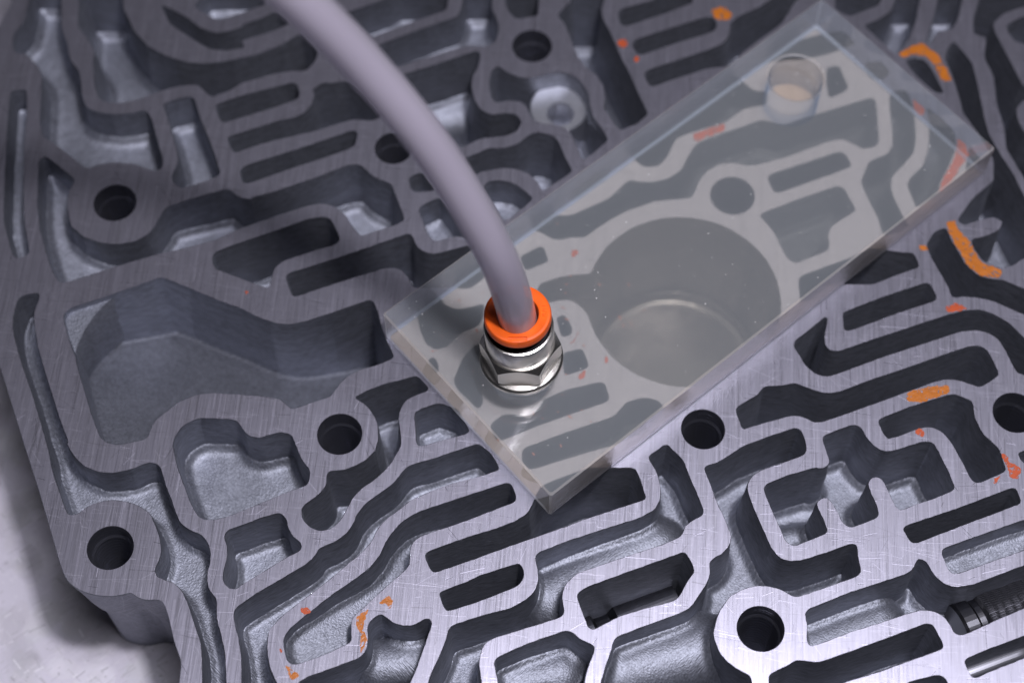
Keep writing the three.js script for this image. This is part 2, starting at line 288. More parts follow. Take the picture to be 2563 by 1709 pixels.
pocket('left_groove', 7.5, 0, 0, [[-78.4, -9.1], [-78.4, -7.6], [-78.9, -5.6], [-78.6, -3.3], [-77.5, 1], [-75.3, 6.8], [-72.5, 13.7], [-70.5, 18.2], [-70.8, 18.3], [-69.3, 20.7], [-67.7, 22.2], [-65.1, 23.4], [-62.9, 23.5], [-60.1, 22.9], [-57.8, 21.8], [-56.4, 21.7], [-55.5, 22.5], [-54.4, 25.6], [-53.5, 27.5], [-52.5, 30], [-51.7, 31.8], [-50.1, 33.1], [-48.2, 33.9], [-47.2, 34.9], [-46.6, 36.4], [-46.4, 38.4], [-46.8, 40.1], [-46.6, 41.9], [-46, 43.3], [-45, 44.3], [-44.9, 46], [-44.7, 47.7], [-44.2, 49.2], [-43.6, 51.1], [-43, 53.5], [-42.6, 57.4], [-42.3, 59.1], [-45.9, 59.1], [-46.2, 55.4], [-46.4, 53.5], [-46.8, 51.1], [-48, 48.2], [-49.1, 45.3], [-50.3, 42.9], [-51.8, 41.6], [-53.7, 41], [-54.4, 40.6], [-54.8, 39.6], [-54.2, 38.1], [-54, 36.4], [-54.5, 34.1], [-55.4, 32.1], [-56.3, 30.3], [-57.9, 29.1], [-59.6, 28.4], [-62.3, 27.9], [-64.6, 28.3], [-66.4, 29.1], [-67.5, 30.2], [-68.5, 30.6], [-69.2, 30.3], [-70, 28.7], [-71.4, 25.4], [-72.8, 22], [-73.1, 20.4], [-74.7, 16.1], [-76.8, 10.7], [-78.9, 5.7], [-80.3, 2.4], [-81.7, -1.6], [-82.1, -3.9], [-82, -6.4], [-81.6, -8.2], [-80.5, -8.8]]);
pocket('key_pocket', 10, 0, 0, [[-53.8, 19.3], [-53.7, 17.4], [-52.8, 15.6], [-51.4, 14.5], [-49.8, 13.9], [-47.1, 14], [-44.3, 14.2], [-43.3, 15.2], [-42.6, 16.5], [-41.3, 17.3], [-40, 17.4], [-38.4, 16.8], [-36.9, 16.4], [-35.1, 16.8], [-34.7, 17.8], [-34, 19.6], [-33.3, 21.2], [-32, 22.8], [-31.8, 23.9], [-32.1, 25.4], [-35.4, 26.7], [-38.2, 28], [-41.6, 29.6], [-44.4, 30.8], [-46.3, 31.3], [-48, 31.3], [-49.1, 30.4], [-50.3, 28.2], [-51.5, 25.4], [-53, 21.7], [-53.8, 18.5]]);
pocket('flag_pocket', 10, 0, 0, [[-44.5, 33.9], [-44, 33.1], [-40.3, 31.7], [-39.9, 31.4], [-36.6, 30.3], [-35.9, 30.4], [-35.1, 31.3], [-34.8, 32.8], [-34, 34.1], [-32.6, 35.3], [-32.5, 36.1], [-33, 36.6], [-34.8, 37.6], [-38.2, 39.9], [-41.5, 42.1], [-42.1, 42.7], [-43.3, 42.5], [-44.2, 41.4], [-44.2, 39.9], [-43.8, 37.9], [-43.9, 35.9], [-44.3, 34.9]]);
pocket('wrench_pocket', 14, 0, 0, [[-32.6, 31.1], [-32.8, 29.5], [-32.2, 28.7], [-30.6, 27.5], [-29.6, 26.4], [-29, 25.1], [-29.2, 23.8], [-28.6, 23.1], [-26.5, 23], [-24.6, 22.2], [-22.9, 21.1], [-21.7, 19.6], [-21.7, 19.8], [-21.2, 17.7], [-21.3, 15.3], [-22, 13.4], [-23.3, 11.6], [-25.4, 10.2], [-22.9, 8.8], [-20.5, 7.8], [-15.3, 6.3], [-13.3, 8.8], [-15.5, 9.7], [-17.2, 10.7], [-18, 12.3], [-18.2, 14.2], [-17.8, 16.6], [-17.7, 18.8], [-17.9, 19.1], [-18.8, 21.2], [-20.1, 23], [-21.6, 24.5], [-23.5, 25.9], [-24.9, 27.5], [-25.7, 29.3], [-26.7, 31.4], [-28, 32.8], [-29.8, 33.2], [-31.5, 32.5]]);
pocket('small_box', 9, 0, 0, [[-15.6, 13.2], [-15.1, 12.5], [-11.8, 11.2], [-8.8, 12.3], [-6.8, 16.2], [-7.3, 16.6], [-10.5, 17.5], [-14.6, 18.8], [-15.1, 18.4]]);
pocket('wave_channel_a', 9, 0, 0, [[-42.2, 46.6], [-41.8, 45.7], [-39.1, 43.6], [-34.6, 40.7], [-31.4, 38.6], [-30.3, 37.4], [-29.8, 36.3], [-29, 35.8], [-27.4, 35.1], [-25.8, 33.9], [-24.7, 32.3], [-24, 30.3], [-22.7, 28.5], [-21, 27.2], [-18.7, 25.4], [-17.6, 23.8], [-16.5, 22.4], [-15, 21.8], [-11.6, 20.7], [-5.4, 18.4], [-3.4, 20.1], [-1.9, 22.8], [-4.8, 23.9], [-9.6, 25.2], [-13.2, 26.7], [-16.2, 28.2], [-17.2, 29.3], [-19.5, 31.1], [-20.9, 32.8], [-21.7, 34.9], [-23.3, 36.9], [-25.3, 38.6], [-27.1, 40.4], [-29.4, 42.4], [-32.1, 44.6], [-34.9, 47], [-36.8, 49.3], [-36.9, 51.8], [-36.4, 54.7], [-35.1, 57.4], [-34.4, 59.1], [-40.1, 59.1], [-40.3, 55.8], [-40.5, 53.5], [-41.1, 50.6], [-41.8, 48.5]]);
pocket('wave_channel_b', 8, 10, 0, [[-34.3, 51.8], [-34.3, 50.3], [-33.3, 48.8], [-30.8, 46.6], [-27.5, 43.8], [-24.3, 41.4], [-21.8, 39.4], [-20.2, 37.1], [-19.4, 34.9], [-18.2, 33.1], [-17.1, 31.8], [-15.5, 30.6], [-13.8, 29.8], [-9.1, 28.1], [-1, 25.2], [-0.1, 25.4], [0.2, 26.4], [0.6, 27.3], [0.5, 28.3], [-1, 28.9], [-6.7, 31.3], [-11.9, 33.2], [-14.4, 34.1], [-15.6, 35.4], [-15.8, 36.9], [-15.8, 38.9], [-16.9, 40.1], [-19.6, 42.6], [-22.7, 45.8], [-24.2, 47.2], [-24.4, 48.2], [-24.2, 51.1], [-27.9, 53], [-31.1, 54.2], [-32.7, 54.7], [-33.6, 54.1]]);
pocket('slot_under_corner', 20, 0, 0, [[-13.4, 37.3], [-12.8, 36.6], [-6.6, 34.2], [-2.2, 32.8], [0.6, 31.6], [2.5, 30.3], [3.3, 28.6], [4.5, 25.9], [6.4, 24.9], [12.2, 22.6], [19.4, 22.6], [20.1, 24.6], [20.9, 27.5], [20.7, 28], [18.8, 28.6], [11.6, 31.1], [8.2, 32.5], [3.9, 34.1], [0.4, 35.4], [-5, 37.5], [-6.6, 38.1], [-11.7, 40], [-12.4, 39.8]]);
pocket('loop_slot', 20, 0, 0, [[-11.1, 43.6], [-10.5, 43], [-6.6, 41.5], [-5, 40.6], [0.4, 38.8], [1.1, 38.6], [1.7, 39.6], [1.8, 40.6], [1.2, 41.9], [0.2, 42.5], [-4.9, 44.6], [-9.5, 46.2], [-10.1, 46]]);
pocket('crown_pocket', 10, 0, 0, [[-21.8, 48.5], [-21, 47.5], [-20.1, 46.8], [-19.4, 47], [-18, 48.2], [-16.2, 48.7], [-14.6, 48.5], [-13.4, 47.6], [-12.5, 47.5], [-12.1, 48.2], [-12.7, 50.1], [-13.3, 52.1], [-14, 54.2], [-14.6, 56.1], [-15.2, 57.4], [-15.9, 59.1], [-32.4, 59.1], [-31.8, 57.4], [-30.5, 56.6], [-27.8, 55.6], [-24.7, 54.4], [-22.9, 53.7], [-21.8, 52.5], [-21.6, 50.6]]);
pocket('hook_field', 12, 0, 0, [[-12.7, 59.1], [-12.3, 56.8], [-11, 53.7], [-9.9, 50.9], [-9.5, 49.1], [-8.9, 48.5], [-4.2, 46.9], [-2.6, 46.5], [-0.3, 45.9], [2, 44.6], [3.5, 43.2], [4.1, 41.4], [4, 39.4], [3.6, 37.5], [4.2, 36.8], [8.2, 35.1], [13.9, 33.1], [19.9, 31.1], [22.3, 29.7], [23.2, 28.1], [23.4, 26.2], [22.9, 23.3], [21.5, 20.7], [24.5, 18.4], [25.3, 19.3], [27, 21.2], [27.8, 23.8], [28.9, 26.9], [29.9, 30], [29.5, 30.7], [28.2, 31.3], [26.9, 32.3], [26.4, 33.6], [25.9, 34.2], [23.3, 35.4], [16.1, 37.9], [10.2, 40], [8.8, 41.1], [7.8, 42.6], [7.5, 44.3], [7.9, 46], [7.7, 46.8], [7.1, 47.3], [4.3, 48.2], [-0.3, 49.7], [-2.6, 50.4], [-4.2, 51.3], [-4.8, 53], [-5, 54.4], [-4.6, 57.4], [-4.6, 59.1]]);
pocket('tub', 20, 0, 0, [[9.9, 43.6], [11.1, 42.6], [14.9, 41.1], [20.8, 38.9], [26.3, 36.8], [26.8, 37], [27.6, 38.6], [28, 39.9], [26.8, 41.4], [26, 42.9], [25.2, 44.3], [22.9, 45.1], [19.4, 46], [15.9, 47.2], [13.5, 48.5], [12.3, 49.2], [11.6, 48.9], [11, 47.2], [10.4, 45.5], [10, 44.3]]);
pocket('shield_pocket', 11, 0, 0, [[-2.7, 54.3], [-2.1, 53.5], [2, 51.6], [8, 49.4], [8.9, 49.5], [10, 50.6], [12.1, 51.6], [12.4, 52.1], [12.1, 53.2], [11.3, 54.9], [10.9, 56.6], [10.6, 59.1], [-1.9, 59.1], [-2.1, 56.8]]);
pocket('ring_field', 13, 0, 0, [[15.3, 50.9], [16, 50.3], [20.5, 48.5], [25.1, 46.8], [27.1, 45.8], [28.5, 43.8], [29.8, 41.9], [30.4, 40.4], [30.4, 38.3], [31.2, 37.7], [32.6, 36.9], [33.8, 35.4], [34, 34], [33.2, 31.3], [32.1, 28.5], [30.9, 24.3], [30.3, 22.6], [30.8, 22.2], [32.7, 21.6], [34.5, 20.4], [36, 19.3], [36.8, 18.8], [41.3, 17], [45.3, 15.6], [46.1, 16.1], [46.6, 18], [46.7, 19.3], [46.3, 20.2], [45.9, 20.4], [42.4, 21.8], [39, 23], [37.6, 24.1], [36.9, 25.4], [36.9, 26.9], [37.6, 29.3], [38.8, 32.8], [40, 36.1], [41.1, 37.7], [42.7, 38.3], [44.6, 38.1], [48.7, 36.8], [52.6, 35.3], [53.2, 35.6], [53.2, 37.6], [53.5, 39.9], [52.8, 40.6], [49.4, 41.9], [44.6, 43.6], [42.9, 44], [41.4, 42.9], [39.6, 42.3], [37.5, 42.1], [35.4, 42.6], [33.2, 43.8], [31.7, 45.8], [30.7, 48], [30.3, 50.1], [30.9, 52.5], [32.1, 54.2], [33.9, 55.6], [35.4, 56.3], [35.7, 57.3], [35.6, 59.1], [13.1, 59.1], [13.3, 57.3], [14.1, 54.7], [14.8, 53]]);
pocket('comb_e', 14, 0, 0, [[49.4, 17.5], [49.8, 16.9], [54.6, 15], [55.7, 15.6], [56.3, 17.2], [57.4, 18.8], [58.5, 19.6], [60, 19.8], [63, 18.8], [65.5, 18], [66.9, 18.2], [67.3, 19.3], [67.3, 19.1], [68, 21.2], [68.8, 23.3], [69.4, 25.9], [69.1, 26.4], [66.6, 27.5], [62.4, 29], [60.7, 29.7], [60, 29.3], [59.4, 27.7], [58.7, 25.4], [58.1, 24.3], [57.2, 24], [56.2, 24.5], [55.8, 25.4], [56.2, 26.9], [56.9, 29], [57.1, 30.5], [56.5, 31.1], [53.5, 32.3], [52.3, 32.6], [51.4, 31.8], [50.9, 30.3], [50.1, 28.5], [49.4, 27.7], [48.5, 27.6], [47.6, 28.4], [47.6, 29.3], [48.2, 30.8], [48.9, 33.1], [48.5, 33.7], [43.8, 35.6], [43.1, 35.6], [42.2, 34.6], [41.5, 32.3], [40.5, 29.5], [39.7, 26.9], [39.5, 25.9], [40.3, 25.2], [43.7, 23.8], [47.9, 22.5], [48.7, 22.8], [49.8, 22.3], [50.3, 21.4], [49.9, 19.9]]);
pocket('black_slot', 22, 0, 0, [[60.7, 32.8], [61.4, 32.3], [69.5, 29.5], [78.5, 26], [79.1, 26.3], [79.5, 28.4], [79.1, 28.7], [71.6, 31.6], [62.5, 35.2], [61.7, 35.1], [61, 33.6]]);
pocket('edge_slot', 5, 0, 0, [[66.2, 36.8], [66.7, 36.1], [71.3, 34.4], [79.4, 31.5], [81.9, 30.8], [81.3, 35.4], [78.8, 36.4], [73.2, 38.4], [68.3, 40.2], [67.2, 40.1], [66.7, 38.6]]);
pocket('knurl_channel', 12, 0, 0, [[44.5, 46.5], [45.2, 45.9], [51.6, 43.3], [60.3, 40.4], [61.6, 39.6], [62, 38.6], [62.5, 37.9], [63.2, 38], [63.8, 38.6], [64.5, 40.4], [66, 42], [67.8, 42.5], [70.4, 42.1], [78.5, 39], [80.9, 38.1], [80, 44.9], [77.6, 45.8], [72, 48.2], [68.3, 49.9], [67.4, 50], [66.7, 49.7], [66.2, 48.2], [65.4, 47], [63.9, 46.2], [62.1, 46], [60.2, 46.5], [55.9, 48], [51.1, 49.5], [46.4, 51.3], [44.9, 51.8], [44.4, 51.1], [44.7, 48.5], [44.5, 47.2]]);
pocket('lower_channel', 16, 0, 0, [[38.3, 56.3], [39.2, 55.8], [41.1, 54.9], [42.5, 54], [43.4, 54.1], [45.7, 54.4], [48.5, 53.5], [55.6, 50.9], [62.5, 48.3], [63.4, 48.3], [64, 49.4], [64.8, 51.6], [64.6, 52.2], [61.8, 53.2], [55.1, 55.6], [49.3, 57.4], [45.7, 59.1], [38.2, 59.1]]);
pocket('spool_slot', 9, 0, 0, [[67.7, 54.2], [68.4, 53.6], [71.5, 52.3], [77, 50.3], [79.4, 49.5], [79, 52.8], [76.5, 53.7], [71, 55.8], [68.9, 56.8], [68.3, 56.1]]);
pocket('bottom_box', 8, 0, 0, [[58.3, 58], [59, 57.4], [63.7, 56.2], [64.8, 57], [64.9, 59.6], [57, 59.6]]);
pocket('right_arc_a', 18, 0, 0, [[71.4, -20.9], [73.3, -21.8], [74, -19.1], [74.8, -17.3], [75.8, -14.6], [77.6, -12.5], [79.3, -11.8], [81.8, -11.5], [84.9, -9.9], [87.2, -8.5], [86.6, -3.9], [84.2, -5.2], [82.1, -6.3], [80, -7.5], [77.6, -8.2], [74.8, -8.5], [72.9, -8.2], [72.6, -10.2], [71.5, -13], [70.4, -15.8], [69.7, -18.3]]);
pocket('right_slot_b', 18, 0, 0, [[54.6, -5.3], [55.4, -5.7], [61.2, -8.2], [68.8, -11], [69.5, -10.8], [70.3, -8.5], [70.1, -7.7], [63.4, -5.3], [55.3, -2], [54.5, -2.1]]);
pocket('right_arc_b', 18, 0, 0, [[46.1, 0.7], [46.4, -0.2], [48.8, -2.1], [51.6, -4.6], [51.9, -4.1], [51.1, -1], [51.1, 0.7], [51.8, 1.7], [53.2, 1.9], [57.9, 0.1], [65.7, -2.7], [71.7, -4.9], [74.5, -5.7], [77.3, -5.9], [79.5, -5], [81.8, -3.3], [83.7, -0.7], [85.8, 1.8], [85.1, 7.1], [82.8, 6], [81.9, 5.7], [81.3, 4.1], [80.6, 1.8], [79.7, -0.4], [78.1, -1.7], [75.9, -2.2], [73.6, -1.9], [67.9, 0.1], [60.1, 2.9], [52.4, 6], [50.9, 6.4], [49.2, 5.9], [47.6, 4.3], [47, 2.7], [46.3, 1.5]]);
pocket('right_arc_c', 18, 0, 0, [[35.9, 12.6], [36.2, 11.9], [39.7, 9.7], [40.6, 8.3], [41.6, 8.2], [43.9, 8.1], [45.6, 7.6], [46.8, 8.1], [48.5, 8.9], [50.6, 9.5], [52.6, 9.3], [57.2, 7.4], [64.9, 4.6], [71.4, 2.1], [74.8, 0.9], [76.3, 0.8], [77.4, 1.5], [78.2, 3.5], [78.8, 5.7], [78.6, 6.3], [76.9, 7.5], [75.6, 8.3], [74.4, 7.9], [72.5, 7.1], [70.6, 6.8], [68.6, 7.2], [64.5, 8.8], [56.8, 11.8], [51.8, 13.7], [49.2, 14.6], [48, 14.5], [46.9, 13.7], [45.2, 13.3], [43.5, 13.7], [37, 15.7], [37.2, 15.8], [36.7, 15.6], [36.3, 13.9]]);
pocket('right_arc_d', 18, 0, 0, [[58.5, 14.6], [59.1, 13.9], [64.2, 11.8], [70.5, 9.7], [71.5, 9.7], [73.8, 10.8], [74, 11.6], [74, 13.9], [74.9, 16.6], [77, 19], [77.5, 20.1], [77.2, 19.3], [77.5, 20.9], [77.8, 22.9], [77.4, 23.3], [73.4, 25.1], [72.4, 24.9], [71.9, 23.5], [71, 20.9], [70, 18.5], [69.6, 17.7], [68.6, 16.2], [67, 15.4], [65.2, 15.5], [61.2, 17.1], [59.9, 17.5], [59.4, 17], [59, 15.8]]);
pocket('edge_nick', 6, 0, 0, [[80.1, 20.1], [81, 19.7], [83.6, 18.8], [83.1, 22.2], [80.7, 21.7]]);
pocket('top_bay_a', 9, 0, 0, [[60.9, -66.4], [66.4, -69], [67.8, -72.1], [58.9, -72.1], [58.5, -68]]);
pocket('top_bay_b', 10, 0, 0, [[63.4, -64.3], [66, -65.5], [68.5, -67.4], [70.4, -72.1], [74.4, -72.1], [72.8, -65.5], [71.3, -61.8], [69.2, -58.4], [68.3, -58.1]]);
pocket('top_bay_c', 10, 0, 0, [[77.9, -72.1], [82.2, -72.1], [80.4, -65.9], [79.1, -63.5], [76.5, -63.1], [74.7, -60.1], [74.2, -60.9], [76.3, -66.6]]);
pocket('ring_nook', 8, 0, 0, [[70.1, -56.5], [72, -57.2], [73.6, -56.4], [74.7, -54], [76.1, -49.4], [74.5, -49.8], [71.4, -53.7]]);
pocket('right_bay', 17, 0, 0, [[79.1, -60.8], [81.8, -56], [82.2, -51.1], [82.5, -44.5], [82.9, -40.7], [84.4, -36.5], [86, -32.8], [87.3, -28.3], [89.2, -23.2], [88.3, -16.4], [85.6, -15.8], [83.7, -14.4], [81.8, -13.8], [80.6, -14.6], [78.9, -15.2], [77.7, -17.6], [77.3, -19.4], [80.3, -20.2], [82.5, -21.4], [83.1, -22.7], [83, -23.1], [81.8, -24], [79.7, -23.5], [76.4, -22.3], [75.5, -23.2], [78.6, -27.5], [82.7, -31.2], [83.2, -35.6], [81.7, -40], [79.1, -45.2], [78.8, -48.4], [78.1, -53.1], [77.2, -57.1], [77.8, -59.1]]);
pocket('far_bay', 16, 0, 0, [[85.5, -72.1], [83.3, -65.9], [82.9, -62.5], [85.2, -61.7], [84.2, -57.4], [85.4, -53.1], [85.2, -47.1], [85.9, -42.3], [85.7, -37.8], [87.8, -32.2], [89.9, -28.1], [91.5, -40], [89, -41.3], [88.3, -43.9], [88.3, -46.2], [89.9, -48.1], [92.7, -49.1], [90.2, -51.1], [88.2, -57.7], [86.6, -63.1], [86.6, -64.9], [88.8, -67.1], [92.5, -68.6], [95.5, -69.7], [95.8, -72.1]]);
pocket('far_nook', 9, 0, 0, [[89.1, -64.5], [92.2, -66.2], [95.1, -66.9], [94.1, -59.7], [91.4, -60.3], [89.9, -61.1], [89.1, -63.1]]);
pocket('boss_box', 14, 0, 0, [[-1.3, -69.3], [-0.9, -72.1], [4.9, -72.1], [4.6, -66.6], [0.7, -65.8], [-0.4, -67.3]]);
pocket('boss_shadow', 17, 0, 0, [[8.2, -66.7], [10.7, -69.7], [11, -72.1], [17.1, -72.1], [16.1, -68], [16.3, -65.9], [17.7, -62.5], [19.2, -57.7], [20.8, -53.7], [22.2, -49.4], [23.8, -45], [22, -43.2], [18.9, -41.6], [18.2, -42.6], [16.1, -46.3], [16.5, -48.1], [16.2, -51.1], [15.1, -53.4], [12.9, -55.4], [11.5, -58.1], [10.6, -61.4], [9.5, -64.9]]);
pocket('upper_slot_a', 14, 0, 0, [[19.1, -66.9], [19.8, -68], [25.7, -70], [27.4, -72.1], [33, -72.1], [32.7, -69.5], [27.2, -66.9], [20.5, -64.2], [19.7, -64.5]]);
pocket('upper_slot_b', 14, 0, 0, [[21.4, -60.1], [22.1, -61.1], [28.5, -63.7], [35.5, -66.4], [36.5, -65.9], [36.9, -64.2], [36.1, -63], [29.7, -60.6], [23.1, -57.9], [22.2, -58.2]]);
pocket('upper_slot_c', 13, 0, 0, [[23.4, -53.5], [24.2, -54.5], [29.5, -56.6], [35.1, -58.9], [37.9, -60.3], [39.1, -62.3], [39.4, -64.9], [41, -66.4], [44.6, -68.3], [47.7, -70.7], [50.5, -72.1], [53.9, -72.1], [51.2, -69.7], [48.6, -64.9], [41.4, -58.7], [39, -55.4], [34.9, -55], [29.4, -52.9], [24.7, -50.9], [24.1, -51.6]]);
pocket('boss_pocket', 12, 0, 0, [[-4, -52.1], [-3.5, -54.5], [-2.4, -55.4], [-0.9, -53.9], [1.5, -52.8], [3.7, -52.7], [5.9, -53.5], [8.3, -54], [10.7, -53.4], [12.3, -51.7], [13.4, -49.4], [13.6, -46.8], [14.2, -44.2], [15.4, -42.3], [16.7, -39.6], [14.4, -37.3], [12.2, -35.3], [11.3, -38.4], [10, -41.6], [8.2, -42.8], [5, -43.2], [3.4, -44.2], [2.6, -46.8], [1.5, -47.8], [-0.9, -48], [-2.9, -47.5], [-3.7, -48.9]]);
pocket('snake_bay', 18, 0, 0, [[-19.5, -53.4], [-14.4, -55.3], [-10.4, -57], [-6.4, -58.7], [-5.7, -58.1], [-6, -55.7], [-7, -53.1], [-7.3, -51.1], [-6.7, -48.1], [-5.6, -46], [-3.8, -44.8], [-1.1, -45.2], [0.7, -45], [1.7, -43.4], [1, -41.6], [-1.1, -40.5], [-3, -40.3], [-5.6, -39.9], [-8.8, -38], [-11.5, -41.3], [-15.6, -47.1]]);
pocket('heart_bay', 14, 0, 0, [[-8.3, -35.8], [-5.6, -36.9], [-4, -37.9], [-1.4, -37.8], [1.2, -38.8], [3.1, -40.7], [4.4, -41.2], [7.1, -40.5], [8.1, -39.1], [9.1, -35.9], [10.4, -33.1], [7.5, -30.9], [5.1, -29], [4.5, -30.9], [2.8, -32.8], [0.7, -33.7], [-1.7, -33.9], [-5.6, -33], [-6.2, -32.3], [-7.4, -34]]);
pocket('arc_pocket', 7, 0, 0, [[-5, -29.8], [-4, -31.1], [-1.6, -31.2], [0.7, -30.4], [2.5, -28.7], [3.6, -27.5], [-0.3, -23.8], [-1.4, -23.2], [-2.9, -26.3]]);
pocket('tube_nook', 7, 0, 0, [[-17.7, -31.5], [-17.1, -32.2], [-15.5, -32.9], [-13.1, -29.2], [-16.7, -28.9], [-17.3, -29.7]]);
pocket('tube_bay', 7, 0, 0, [[-15.9, -25.4], [-15.1, -26.3], [-12.3, -27.8], [-9.9, -24.1], [-7.5, -19.6], [-8, -20], [-9.8, -20.1], [-13.1, -19.1], [-14.3, -20.6], [-15.2, -23.6]]);
pocket('upper_ridge_a', 9, 0, 0, [[-31.5, -66.9], [-29.5, -67.3], [-22.7, -70.4], [-20.6, -72.1], [-11.4, -72.1], [-12, -67.8], [-17.4, -65.5], [-25.2, -61.9], [-28.1, -64.9]]);
pocket('upper_ridge_b', 9, 0, 0, [[-24.3, -59.7], [-18.7, -62.4], [-13.2, -64.9], [-9.8, -66.3], [-9.1, -68], [-8.6, -72.1], [-3.6, -72.1], [-3.7, -68], [-2.5, -64.9], [-2.5, -62.6], [-3.3, -60.3], [-4.9, -59.7], [-7.7, -60.1], [-13.1, -58.1], [-21.2, -55], [-22.6, -56.4]]);
pocket('u_main', 9, 0, 0, [[20.5, -36.5], [27.6, -42], [34.5, -47.8], [38.5, -52.1], [39.9, -53.1], [40.9, -51.7], [42.4, -50.1], [43.5, -49.8], [42.5, -49.8], [44.9, -49.8], [44.7, -47.1], [40.7, -46.2], [37, -43.2], [31.5, -41.3], [28.6, -40], [27.7, -38.4], [26.8, -36.2], [25.4, -34.3], [23.3, -33.9], [21.8, -34.7]]);
pocket('u_wave', 9, 0, 0, [[3.3, -21.6], [5.3, -20.6], [6.6, -19.7], [8, -19.4], [10, -19.9], [12.3, -19.9], [14.1, -21.5], [16.5, -23.3], [19.4, -25.1], [24.4, -27.1], [30.4, -27.7], [31.1, -28.7], [32, -31.2], [33.5, -33.2], [35.7, -34.6], [37.8, -34.9], [40.2, -34.4], [41.5, -34.2], [48, -36.3], [55.1, -39.4], [57.5, -39.8], [59.8, -38.4], [60.9, -37.7], [63.1, -38.3], [63.6, -39.4], [63.9, -47.8], [63.2, -48.4], [55.6, -45.7], [49.8, -43.6], [47.4, -42.6], [45.6, -43.2], [43.5, -43.7], [40.4, -42.3], [36.8, -40.9], [32.1, -38.8], [30.5, -36.2], [29.3, -33.4], [27.2, -31.7], [24.5, -30.8], [22.2, -30.8], [20.1, -31.2], [19, -30.1], [16.6, -27.5], [12.6, -25.4], [10, -24.1], [6.7, -24.1], [3.8, -22]]);
pocket('u_sliver', 7, 0, 0, [[9.3, -27.2], [9.8, -28.1], [15.4, -33.4], [16.9, -33.9], [17, -32.8], [15.4, -30.9], [11.1, -27.5]]);
pocket('u_slot', 9, 0, 0, [[43.9, -31.8], [44.6, -32.5], [50.5, -34.7], [56.5, -37], [57.5, -36.7], [58.4, -34.7], [58.1, -33.9], [51.6, -31.2], [45.4, -28.7], [44.6, -29.2]]);
pocket('u_step', 9, 0, 0, [[42.1, -24.1], [43, -24.8], [50, -27.8], [55.6, -30], [56.7, -29.7], [57.5, -27.5], [58.4, -25.4], [57.9, -24.8], [55.9, -23.5], [53.9, -22], [53.1, -19.9], [53.4, -18.8], [53, -17.3], [47.7, -14.9], [46.7, -15.2], [46, -16.1], [44.3, -20.9], [42.7, -23.3]]);
pocket('u_channel_a', 9, 0, 0, [[66.5, -49.1], [67.8, -50.1], [69.4, -50.1], [70.2, -47.1], [70.3, -44.5], [70.1, -40], [69.4, -36.9], [67.6, -34.7], [65.3, -32.2], [64.7, -30], [65.1, -27.5], [66.3, -23.8], [67.1, -22], [64.9, -20.8], [62.7, -20.1], [62.1, -23.8], [60.9, -27.2], [59.9, -30.9], [60.9, -33.4], [61.6, -35], [64.9, -36.5], [66, -38.1], [66.3, -41.6], [66.3, -45.8]]);
pocket('u_channel_b', 9, 0, 0, [[72.7, -46.5], [75, -44.2], [77, -41.3], [76.9, -38.1], [75.2, -34.3], [73.2, -30.6], [72.7, -28.4], [68.8, -25.7], [68.4, -27.5], [67.7, -30.3], [68.3, -31.5], [71, -34.3], [72.3, -38.1], [72.9, -43.2]]);
pocket('u_corner', 9, 0, 0, [[79.3, -38.1], [81.1, -35.3], [77.9, -32.8], [78.4, -34.3]]);
pocket('u_bit_a', 9, 0, 0, [[55.9, -54.9], [58, -55.4], [59.3, -50.7], [58.6, -49.8], [55.8, -48.4], [55.6, -51.1]]);
pocket('u_bit_b', 9, 0, 0, [[62.7, -55.9], [65.7, -56.4], [67.1, -53.7], [65.3, -52.4], [63.7, -52.4], [62.8, -54]]);
pocket('u_top', 9, 0, 0, [[43.1, -55.4], [46.7, -56.4], [52.2, -56.9], [56.6, -58.1], [61.6, -60.3], [59.5, -63.1], [54.8, -62.1], [49.7, -60.4]]);
pocket('u_stub', 9, 0, 0, [[1.3, -16], [4.8, -18], [5.3, -17.7], [6.1, -15.2], [2.2, -13.4]]);
pocket('u_box_a', 9, 0, 0, [[7.3, -4.4], [8.7, -4.9], [9.7, -2.7], [9.8, -1.4], [8.2, -0.7]]);
pocket('u_box_b', 9, 0, 0, [[8.3, 2.2], [11.4, 1.4], [12.4, 4.3], [12.1, 4.9], [8.5, 6.3]]);
pocket('u_bone', 9, 0, 0, [[-3.5, 15.3], [-2.5, 14.2], [-1.3, 13.3], [1.1, 13.4], [2.9, 14.2], [5.1, 10.7], [8.5, 9], [14.2, 7.5], [15, 7.8], [15.6, 10.4], [15.1, 11], [9.5, 13.1], [3.8, 15.3], [-0.3, 17.2], [-2.3, 18]]);
pocket('u_blade', 9, 0, 0, [[1.7, 19.3], [9.4, 16.2], [16.3, 13.7], [17.6, 12.2], [18.4, 11.1], [21.3, 10.3], [23.5, 10.8], [24.5, 12.4], [21.6, 15.8], [16.7, 18.4], [9.3, 20.7], [2.9, 22.9], [1.6, 21.4]]);
pocket('u_left_a', 9, 0, 0, [[-15.6, -5], [-12.2, -8.5], [-11.1, -6.7], [-9.1, -5.9], [-7.1, -6.2], [-4.6, -7], [-4.8, -4.4], [-5.5, -3], [-8.3, -1.6], [-10.7, 1], [-12.5, 1.5], [-14, 0.4], [-14.8, -1.6]]);
pocket('u_left_b', 9, 0, 0, [[-4.5, 0.1], [-6.3, 1], [-8, 3.2], [-9.4, 7.1], [-8.9, 8.5], [-5.4, 12.3], [-4.7, 11.2], [-5.2, 7.1]]);
pocket('u_left_c', 9, 0, 0, [[-13.7, 3.5], [-12.7, 2.9], [-11.9, 4.6], [-12.1, 6]]);
